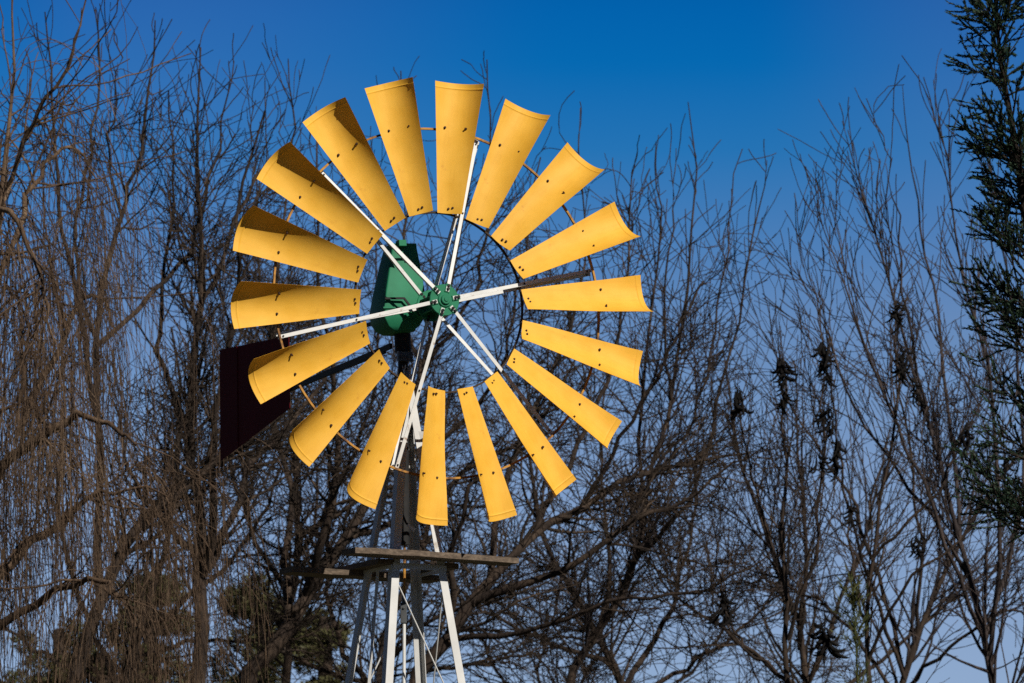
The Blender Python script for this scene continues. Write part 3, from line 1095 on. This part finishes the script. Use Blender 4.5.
# --- sweeping limbs right of the tower
tree('bare_tree', 16, 'bare spreading tree with low limbs sweeping right below the yellow wheel',
     [[(400, 730, 48, 10), (450, 640, 48, 8.5), (490, 580, 48, 6.5), (535, 535, 48.2, 5), (585, 502, 48.4, 4), (642, 474, 48.6, 3), (700, 462, 48.8, 2), (748, 452, 49, 1)],
      [(470, 605, 48, 6), (560, 570, 47.6, 4.4), (640, 520, 47.4, 3), (700, 490, 47.2, 2), (765, 440, 47, 1)],
      [(450, 640, 48, 4.5), (540, 628, 47.5, 3), (620, 600, 47.2, 2.2), (700, 590, 47, 2), (770, 560, 47, 1)],
      [(490, 580, 48, 5), (500, 500, 48.5, 4), (530, 420, 48.8, 3.2), (570, 330, 49, 2.2), (585, 230, 49, 1.3), (580, 110, 49, 0.7)],
      [(535, 535, 48.2, 4), (575, 450, 48.6, 3.2), (610, 370, 48.8, 2.4), (625, 270, 49, 1.6), (630, 170, 49, 0.8)],
      [(585, 502, 48.4, 3.2), (632, 420, 48, 2.4), (670, 350, 47.8, 1.8), (705, 280, 47.8, 1)],
      [(450, 640, 48, 5), (455, 560, 47.5, 3.6), (470, 490, 47.3, 2.6), (500, 440, 47.2, 1.4)]],
     crown_levels(160, 800, 2200, up=0.28, wig=0.18, l1=(0.6, 2.0), l2=(0.35, 1.0)), BT, fade=(320, 120), thick=0.8)
tree('bare_tree', 17, 'bare tree with pale forked stems rising past the lower right blades',
     [[(560, 730, 50, 6.5), (582, 660, 50, 5.6), (622, 590, 50, 4.6), (642, 540, 50, 3.6), (655, 470, 50.2, 3), (670, 390, 50.4, 2.4), (690, 290, 50.5, 1.8), (697, 200, 50.6, 1.2), (690, 100, 50.6, 0.6)],
      [(630, 570, 50, 3.6), (660, 530, 49.6, 3), (690, 500, 49.4, 2.6), (715, 420, 49.3, 2), (735, 320, 49.2, 1.5), (755, 220, 49.2, 1), (768, 160, 49.2, 0.5)],
      [(642, 540, 50, 3), (640, 450, 50.4, 2.4), (648, 340, 50.6, 1.8), (660, 230, 50.7, 1.2), (652, 140, 50.8, 0.6)],
      [(655, 470, 50.2, 2.4), (700, 400, 50.6, 1.8), (722, 280, 50.8, 1.2), (738, 150, 51, 0.6)],
      [(670, 400, 50.2, 2), (665, 310, 49.8, 1.5), (672, 210, 49.6, 1), (676, 150, 49.6, 0.5)]],
     crown_levels(105, 560, 1500, up=0.6, wig=0.11, l1=(0.6, 1.6), l2=(0.3, 0.9), a=(27, 32, 36)), (M_BARK, M_SHOOT), fade=(420, 190), thick=0.8)
# --- straight shoots on the right
tree('bare_tree', 18, 'bare many-stemmed tree with long straight shoots fanning left at far right',
     [[(1000, 760, 48, 8), (985, 640, 48, 6), (960, 540, 48, 4.6), (930, 430, 48.2, 3.6), (898, 320, 48.4, 2.6), (872, 220, 48.5, 1.8), (845, 120, 48.6, 0.6)],
      [(985, 640, 48, 4.6), (940, 520, 47.5, 3.4), (890, 410, 47.2, 2.6), (852, 310, 47, 1.8), (822, 215, 47, 0.8)],
      [(960, 540, 48, 4), (950, 420, 48.5, 3.2), (935, 300, 48.8, 2.4), (915, 190, 49, 1.6), (902, 84, 49, 0.6)],
      [(990, 660, 48, 5), (1000, 520, 47.6, 4), (990, 400, 47.4, 3), (965, 280, 47.3, 2.2), (945, 160, 47.3, 1.3), (930, 90, 47.3, 0.6)],
      [(985, 640, 48, 5), (1020, 500, 48.5, 3.6), (1018, 350, 48.8, 2.6), (1000, 230, 49, 1.8), (985, 130, 49, 0.8)],
      [(970, 580, 48, 4), (900, 470, 48.6, 3), (852, 400, 48.9, 2.2), (818, 310, 49, 1.2), (800, 245, 49, 0.6)],
      [(930, 430, 48.2, 3), (905, 290, 47.6, 2), (890, 180, 47.4, 1.2), (872, 110, 47.4, 0.6)]],
     crown_levels(190, 900, 2100, up=0.6, wig=0.09, l1=(0.6, 1.9), l2=(0.3, 0.9), a=(22, 28, 34)), (M_SHOOT, M_SHOOT), fade=(430, 150), thick=0.55)
tree('bare_tree', 19, 'bare low tree with arching crossed branches at the lower right corner',
     [[(900, 740, 51, 7), (915, 650, 51, 5.5), (950, 560, 51, 4), (1000, 480, 51, 3), (1040, 420, 51, 1.5)],
      [(905, 680, 51, 4.5), (880, 580, 51.4, 3.6), (850, 500, 51.6, 2.8), (800, 420, 51.8, 1.8), (770, 330, 51.8, 0.8)],
      [(915, 650, 51, 4), (920, 540, 50.6, 3), (905, 430, 50.4, 2.2), (890, 320, 50.3, 1.2)],
      [(905, 690, 51, 4), (960, 640, 50.5, 3), (1010, 610, 50.2, 2.2), (1050, 640, 50, 1.2)],
      [(900, 700, 51, 4), (840, 620, 51, 3), (780, 580, 51, 2.2), (720, 560, 51, 1.2)],
      [(905, 680, 51, 4), (860, 560, 50.4, 3), (838, 440, 50.2, 2), (828, 330, 50.2, 1)]],
     crown_levels(120, 620, 1500, up=0.3, wig=0.12, l1=(0.9, 2.5), l2=(0.4, 1.2), a=(28, 34, 38)), (M_BARK, M_SHOOT), fade=(520, 300), thick=0.55)
# --- more trees in the rows behind
tree('bare_tree', 22, 'bare bushy tree low in the back row under the gap of clear sky',
     [[(800, 760, 54, 6), (806, 680, 54, 5), (790, 600, 54, 4), (760, 520, 54, 3), (735, 440, 54, 2), (720, 350, 54, 1)],
      [(804, 690, 54, 4), (840, 600, 54.4, 3), (870, 520, 54.6, 2.2), (888, 430, 54.7, 1.2)],
      [(800, 650, 54, 4), (806, 540, 53.6, 3), (800, 450, 53.4, 2), (792, 360, 53.3, 1)],
      [(806, 700, 54, 4), (740, 640, 53.6, 3), (680, 600, 53.4, 2), (640, 540, 53.3, 1)],
      [(806, 720, 54, 4), (880, 660, 54.3, 3), (950, 600, 54.5, 2), (1000, 560, 54.5, 1)]],
     crown_levels(110, 620, 1500, up=0.5, wig=0.1, l1=(0.8, 2.2), l2=(0.4, 1.1), a=(26, 32, 36)), (M_BARK, M_TWIG), fade=(540, 400))
tree('bare_tree', 23, 'bare back-row tree with tangled crossing branches right of the platform',
     [[(640, 760, 55, 7), (620, 680, 55, 6), (580, 610, 55, 4.6), (545, 540, 55, 3.4), (530, 450, 55, 2.4), (520, 340, 55, 1.2)],
      [(625, 690, 55, 5), (670, 610, 55.3, 3.6), (690, 540, 55.5, 2.6), (700, 440, 55.6, 1.4)],
      [(610, 660, 55, 4), (540, 640, 54.6, 3), (470, 600, 54.4, 2.2), (420, 540, 54.3, 1.2)],
      [(600, 640, 55, 4), (610, 550, 55.4, 3), (600, 460, 55.6, 2), (606, 360, 55.7, 1)],
      [(630, 700, 55, 4), (700, 660, 55, 3), (760, 610, 55, 2), (800, 540, 55, 1)]],
     crown_levels(120, 640, 1600, up=0.2, wig=0.14, l1=(0.7, 1.9), l2=(0.35, 1.0)), (M_BARK, M_TWIG), fade=(470, 220))
tree('bare_tree', 24, 'bare dark tree of the back row seen between willow and twin-stemmed trunk',
     [[(120, 760, 53, 8), (126, 680, 53, 7), (150, 600, 53, 5), (170, 520, 53, 4), (180, 430, 53, 3), (176, 330, 53, 1.6)],
      [(124, 690, 53, 5), (80, 600, 53.4, 4), (60, 500, 53.6, 3), (66, 400, 53.7, 1.6)],
      [(140, 630, 53, 5), (210, 580, 52.6, 3.6), (260, 520, 52.4, 2.6), (290, 440, 52.3, 1.4)],
      [(130, 660, 53, 4), (200, 640, 53, 3), (270, 640, 53, 2), (330, 600, 53, 1.2)],
      [(126, 690, 53, 4), (60, 660, 52.7, 3), (0, 620, 52.5, 2), (-30, 560, 52.4, 1)]],
     crown_levels(110, 640, 1500, up=0.3, wig=0.18, l1=(0.7, 1.9), l2=(0.35, 1.0)), (M_BARK, M_TWIG), fade=(470, 260))
tree('bare_tree', 25, 'bare low-branched tree directly behind the tower legs',
     [[(372, 760, 53, 8), (376, 690, 53, 7), (392, 620, 53, 5), (420, 550, 53, 4), (438, 470, 53, 2.6), (450, 380, 53, 1.4)],
      [(374, 700, 53, 5), (340, 640, 53.4, 4), (322, 560, 53.6, 3), (316, 470, 53.7, 1.6)],
      [(380, 670, 53, 4), (430, 620, 52.6, 3), (480, 600, 52.4, 2), (530, 560, 52.3, 1)],
      [(376, 690, 53, 4), (300, 660, 53.2, 3), (240, 620, 53.3, 2), (200, 560, 53.3, 1)],
      [(376, 700, 53, 4), (440, 670, 53.5, 3), (500, 660, 53.7, 2), (560, 640, 53.7, 1)]],
     crown_levels(120, 780, 1900, up=0.2, wig=0.14, l1=(0.7, 1.9), l2=(0.35, 1.0)), (M_BARK, M_TWIG), fade=(470, 250))
tree('bare_tree', 26, 'bare shrubby tree of fine crossing twigs low in the back right of the tower',
     [[(560, 790, 56, 5), (566, 740, 56, 4), (580, 690, 56, 3), (600, 640, 56, 2.2), (616, 580, 56, 1.2)],
      [(564, 750, 56, 3.4), (520, 700, 56, 2.6), (490, 660, 56.2, 2), (470, 610, 56.3, 1)],
      [(564, 760, 56, 3.4), (640, 710, 56, 2.6), (690, 670, 56.3, 2), (730, 620, 56.4, 1)],
      [(564, 755, 56, 3), (540, 690, 56, 2.4), (545, 640, 55.8, 1.8), (560, 590, 55.7, 1)],
      [(562, 770, 56, 3), (660, 740, 56, 2.4), (750, 700, 55.8, 1.8), (820, 660, 55.7, 1)]],
     crown_levels(120, 800, 1900, up=0.35, wig=0.12, l1=(0.6, 1.6), l2=(0.35, 1.0)), (M_BARK, M_TWIG), fade=(580, 480))
# --- slender podded trees
tree('podded_tree', 20, 'slender dark tree with curled black seed pods near the middle right gap',
     [[(786, 740, 45, 4.4), (788, 620, 45, 3.6), (786, 540, 45, 3.0), (784, 470, 45, 2.4), (781, 400, 45, 1.7), (778, 352, 45, 0.7)],
      [(787, 600, 45, 2.6), (764, 520, 45.2, 2), (748, 450, 45.3, 1.5), (738, 385, 45.3, 0.8)],
      [(788, 640, 45, 2.6), (815, 560, 44.7, 2.2), (822, 480, 44.6, 1.8), (824, 400, 44.5, 1.2), (820, 340, 44.5, 0.6)],
      [(787, 680, 45, 2.6), (740, 640, 45.3, 2), (722, 590, 45.4, 1.4), (716, 520, 45.4, 0.6)]],
     [dict(n=60, t0=0.2, lo=0.4, hi=1.3, ang=26, asd=10, trop=(0, 0, 0.5), wig=0.08, K=7, rr=0.5, rmax=0.008, rtip=0.003, src='prim'),
      dict(n=260, t0=0.1, lo=0.15, hi=0.5, ang=40, asd=14, trop=(0, 0, 0.5), wig=0.12, K=5, rr=0.7, rmax=0.005, rtip=0.0022)],
     (M_BARK, M_TWIG),
     pods=((738, 406, 45.3, 11, 17), (781, 378, 45, 16, 17), (782, 402, 45, 9, 14), (822, 362, 44.5, 16, 17), (825, 380, 44.5, 9, 12), (826, 424, 44.5, 12, 15), (835, 458, 44.6, 11, 16), (818, 462, 44.6, 9, 13), (722, 612, 45.4, 10, 18), (823, 634, 44.8, 14, 21)))
tree('podded_tree', 21, 'slender dark tree with black seed pods in front of the fan of shoots',
     [[(868, 740, 45, 4), (866, 640, 45, 3.4), (872, 560, 45, 2.8), (888, 470, 45, 2.2), (897, 390, 45, 1.6), (896, 300, 45, 0.7)],
      [(866, 620, 45, 2.4), (852, 560, 45.2, 2), (849, 500, 45.3, 1.3), (846, 440, 45.3, 0.7)],
      [(872, 560, 45, 2.4), (930, 500, 44.8, 2), (958, 450, 44.8, 1.4), (970, 400, 44.8, 0.7)],
      [(868, 660, 45, 2.6), (910, 580, 44.6, 2.2), (960, 540, 44.5, 1.6), (1000, 500, 44.5, 0.9), (1012, 455, 44.5, 0.5)]],
     [dict(n=60, t0=0.2, lo=0.4, hi=1.3, ang=26, asd=10, trop=(0, 0, 0.5), wig=0.08, K=7, rr=0.5, rmax=0.008, rtip=0.003, src='prim'),
      dict(n=260, t0=0.1, lo=0.15, hi=0.5, ang=40, asd=14, trop=(0, 0, 0.5), wig=0.12, K=5, rr=0.7, rmax=0.005, rtip=0.0022)],
     (M_BARK, M_TWIG),
     pods=((895, 318, 45, 15, 14), (900, 368, 45, 15, 16), (914, 397, 45, 9, 12), (849, 517, 45.3, 10, 14), (964, 440, 44.8, 12, 15), (916, 546, 44.7, 10, 14), (1003, 470, 44.5, 9, 13), (1016, 492, 44.5, 10, 13)))

# ------------------------------------------------------------------ conifer at the right edge


def conifer():
    rng = np.random.default_rng(5)
    Y0 = 36.0
    st = [(1046, 720, Y0, 9), (1040, 500, Y0, 8), (1036, 300, Y0, 5.0), (1016, 150, Y0, 3.4), (1001, 60, Y0, 2.2), (994, -20, Y0, 1.5), (992, -110, Y0, 0.8)]
    pts = []
    for px, py, Y, r in st:
        w = W(px, py, Y)
        pts.append((w[0], w[1], w[2], r * Y / FPX))
    base = np.array([pts[0][0] + 0.05, Y0, 0.0])
    pts = [(base[0], base[1], -0.05, pts[0][3] * 1.7)] + pts
    root = empty('conifer', base, 'dark green conifer with feathery upswept sprays cut by the right edge', 'tree')
    q = resample(pts, 40)
    np_mesh('trunk', [tube_arrays(q[None, :, :3], q[None, :, 3], 9)], M_CBARK, root, True, base)
    stem = (q[None, 14:, :3], q[None, 14:, 3])
    K = 10
    hi_ = (q[None, 22:, :3], q[None, 22:, 3])
    lo_ = (q[None, 8:23, :3], q[None, 8:23, 3])
    ba = grow(rng, [hi_], 72, 0.0, 0.20, 0.42, 56, 12, (0, 0, 0.8), 0.06, K, 0.4, 0.008, 0.003, 0.25)
    bb = grow(rng, [lo_], 120, 0.0, 0.40, 0.78, 60, 12, (0, 0, 0.6), 0.06, K, 0.4, 0.008, 0.003, 0.35)
    b1 = (np.concatenate([ba[0], bb[0]]), np.concatenate([ba[1], bb[1]]))
    b2 = grow(rng, [b1], 1700, 0.15, 0.10, 0.36, 36, 9, (0, 0, 0.5), 0.06, 6, 0.8, 0.005, 0.0028, 0.45)
    # feathery shoots: short needles all along the twigs
    np_mesh('branches', [tube_arrays(b1[0], b1[1], 4), tube_arrays(b2[0], b2[1], 3)], M_CBARK, root, True, base)

    def needles(src, n, lo, hi, wd):
        P = src[0]
        Nn, K0, _ = P.shape
        ln = np.linalg.norm(np.diff(P, axis=1), axis=2).sum(1)
        idx = rng.choice(Nn, n, p=ln / ln.sum())
        x = (0.1 + 0.9 * rng.random(n)) * (K0 - 1)
        i = np.clip(x.astype(int), 0, K0 - 2)
        u = (x - i)[:, None]
        p = P[idx, i] * (1 - u) + P[idx, i + 1] * u
        T = unit(P[idx, i + 1] - P[idx, i])
        r = rng.normal(0, 1, (n, 3))
        r = unit(r - T * (r * T).sum(1, keepdims=True))
        d = unit(T * 0.85 + r * rng.uniform(0.25, 0.6, (n, 1)))
        L = rng.uniform(lo, hi, (n, 1))
        s = unit(np.cross(d, r + 0.01)) * wd
        v = np.stack([p - s * 0.6, p + d * L * 0.45 - s, p + d * L, p + d * L * 0.45 + s, ], axis=1)
        f = np.arange(n * 4).reshape(n, 4)
        return v.reshape(-1, 3), f
    np_mesh('foliage', [needles(b2, 64000, 0.018, 0.042, 0.0046), needles(b1, 6000, 0.018, 0.036, 0.004)], M_CONIFER, root, False, base)


conifer()

# ------------------------------------------------------------------ evergreens glimpsed through the bare branches


def leaf_cloud(rng, blobs, n, L, wd, drop=0.0):
    """many small leaf faces spread through clumps (x, y, z, radius)"""
    bl = np.array(blobs)
    w = bl[:, 3] ** 2
    idx = rng.choice(len(bl), n, p=w / w.sum())
    d = unit(rng.normal(0, 1, (n, 3)))
    rad = rng.random(n) ** 0.4
    p = bl[idx, :3] + d * (bl[idx, 3] * rad)[:, None] * np.array([1, 1, 0.75])
    a = unit(d + rng.normal(0, 0.6, (n, 3)) + np.array([0, 0, 0.35]))
    b_ = unit(np.cross(a, rng.normal(0, 1, (n, 3))))
    l = rng.uniform(0.6, 1.3, (n, 1)) * L
    s = b_ * wd
    v = np.stack([p - s * 0.5, p + a * l * 0.5 - s, p + a * l, p + a * l * 0.5 + s], axis=1)
    return v.reshape(-1, 3), np.arange(n * 4).reshape(n, 4)


def evergreen(seed, label, px, py, Y, wpx, hpx, n, nb):
    rng = np.random.default_rng(seed)
    c = W(px, py, Y)
    k = Y / FPX
    base = np.array([c[0], c[1], 0.0])
    root = empty('pine_tree', base, label, 'tree', 'evergreens behind the bare trees')
    q = resample([(c[0], c[1], -0.05, 0.17), (c[0] + 0.1, c[1], c[2] * 0.5, 0.13), (c[0], c[1], c[2], 0.08), (c[0] - 0.05, c[1], c[2] + hpx * k * 0.8, 0.03)], 16)
    np_mesh('trunk', [tube_arrays(q[None, :, :3], q[None, :, 3], 8)], M_BARK, root, True, base)
    blobs = []
    for i in range(nb):
        t = rng.uniform(-1.3, 1)
        wdt = wpx * k * math.sqrt(max(0.08, 1 - max(t, 0) ** 2))
        an = rng.random() * 6.283
        rr = math.sqrt(rng.random()) * wdt
        blobs.append((c[0] + math.cos(an) * rr, c[1] + math.sin(an) * rr, c[2] + t * hpx * k, rng.uniform(0.12, 0.30) * wpx * k + 0.05))
    np_mesh('crown', [leaf_cloud(rng, blobs, int(n * 2.0), 0.075, 0.009)], M_OLIVE, root, False, base)


evergreen(31, 'olive green pine behind the withes left of the twin-stemmed trunk', 150, 640, 60, 44, 60, 7500, 34)
evergreen(32, 'olive green pine just right of the twin-stemmed trunk', 262, 640, 62, 48, 54, 7500, 34)
evergreen(33, 'small olive pine seen close left of the tower legs', 325, 655, 60, 24, 44, 3400, 20)
evergreen(34, 'pine low behind the willow trunk at the left edge', 60, 665, 61, 44, 40, 5000, 22)

rng = np.random.default_rng(77)
c = W(858, 700, 44)
base = np.array([c[0], c[1], 0])
sp = empty('sapling', base, 'thin yellow-green leafy sapling low among the podded stems', 'sapling')
q = resample([(c[0], c[1], -0.05, 0.02), (c[0] + 0.03, c[1], c[2] * 0.5, 0.015), (c[0], c[1], c[2], 0.01), (c[0] - 0.03, c[1], W(855, 590, 44)[2], 0.004)], 20)
np_mesh('stem', [tube_arrays(q[None, :, :3], q[None, :, 3], 6)], M_SAPLING, sp, True, base)
tw = grow(rng, [(q[None, 12:, :3], q[None, 12:, 3])], 60, 0.0, 0.12, 0.36, 34, 10, (0, 0, 0.6), 0.08, 6, 0.6, 0.004, 0.002)
P = tw[0]
n = 700
idx = rng.integers(0, len(P), n)
i = rng.integers(1, 6, n)
p = P[idx, i]
d = unit(unit(P[idx, i] - P[idx, i - 1]) + rng.normal(0, 0.35, (n, 3)))
s = unit(np.cross(d, rng.normal(0, 1, (n, 3)))) * 0.005
L = rng.uniform(0.04, 0.09, (n, 1))
v = np.stack([p - s * 0.4, p + d * L * 0.4 - s, p + d * L, p + d * L * 0.4 + s], axis=1).reshape(-1, 3)
np_mesh('leaves', [tube_arrays(P, tw[1], 3), (v, np.arange(n * 4).reshape(n, 4))], M_SAPLING, sp, False, base)

# ------------------------------------------------------------------ unseen ring of dark leaves, added to block low sky and deepen shade
rng = np.random.default_rng(9)
n = 26000
az = np.radians(rng.uniform(48, 312, n))          # all round but for the open view, measured from +Y clockwise
rr = 36 + 9 * rng.random(n) + 3 * np.sin(az * 9)
top = 13 + 3.5 * np.sin(az * 17 + 1) + 2.5 * np.sin(az * 41)
p = np.stack([np.sin(az) * rr, 22 + np.cos(az) * rr, top * rng.random(n) ** 0.8], axis=1)
d = unit(rng.normal(0, 1, (n, 3)))
e = unit(np.cross(d, rng.normal(0, 1, (n, 3))))
h = rng.uniform(0.35, 0.8, (n, 1))
v = np.stack([p - d * h, p - e * h * 0.6, p + d * h, p + e * h * 0.6], axis=1).reshape(-1, 3)
wd = np_mesh('added_shade_wood', [(v, np.arange(n * 4).reshape(n, 4))], M_CONIFER, None, False)
tag(wd, kind='stuff')
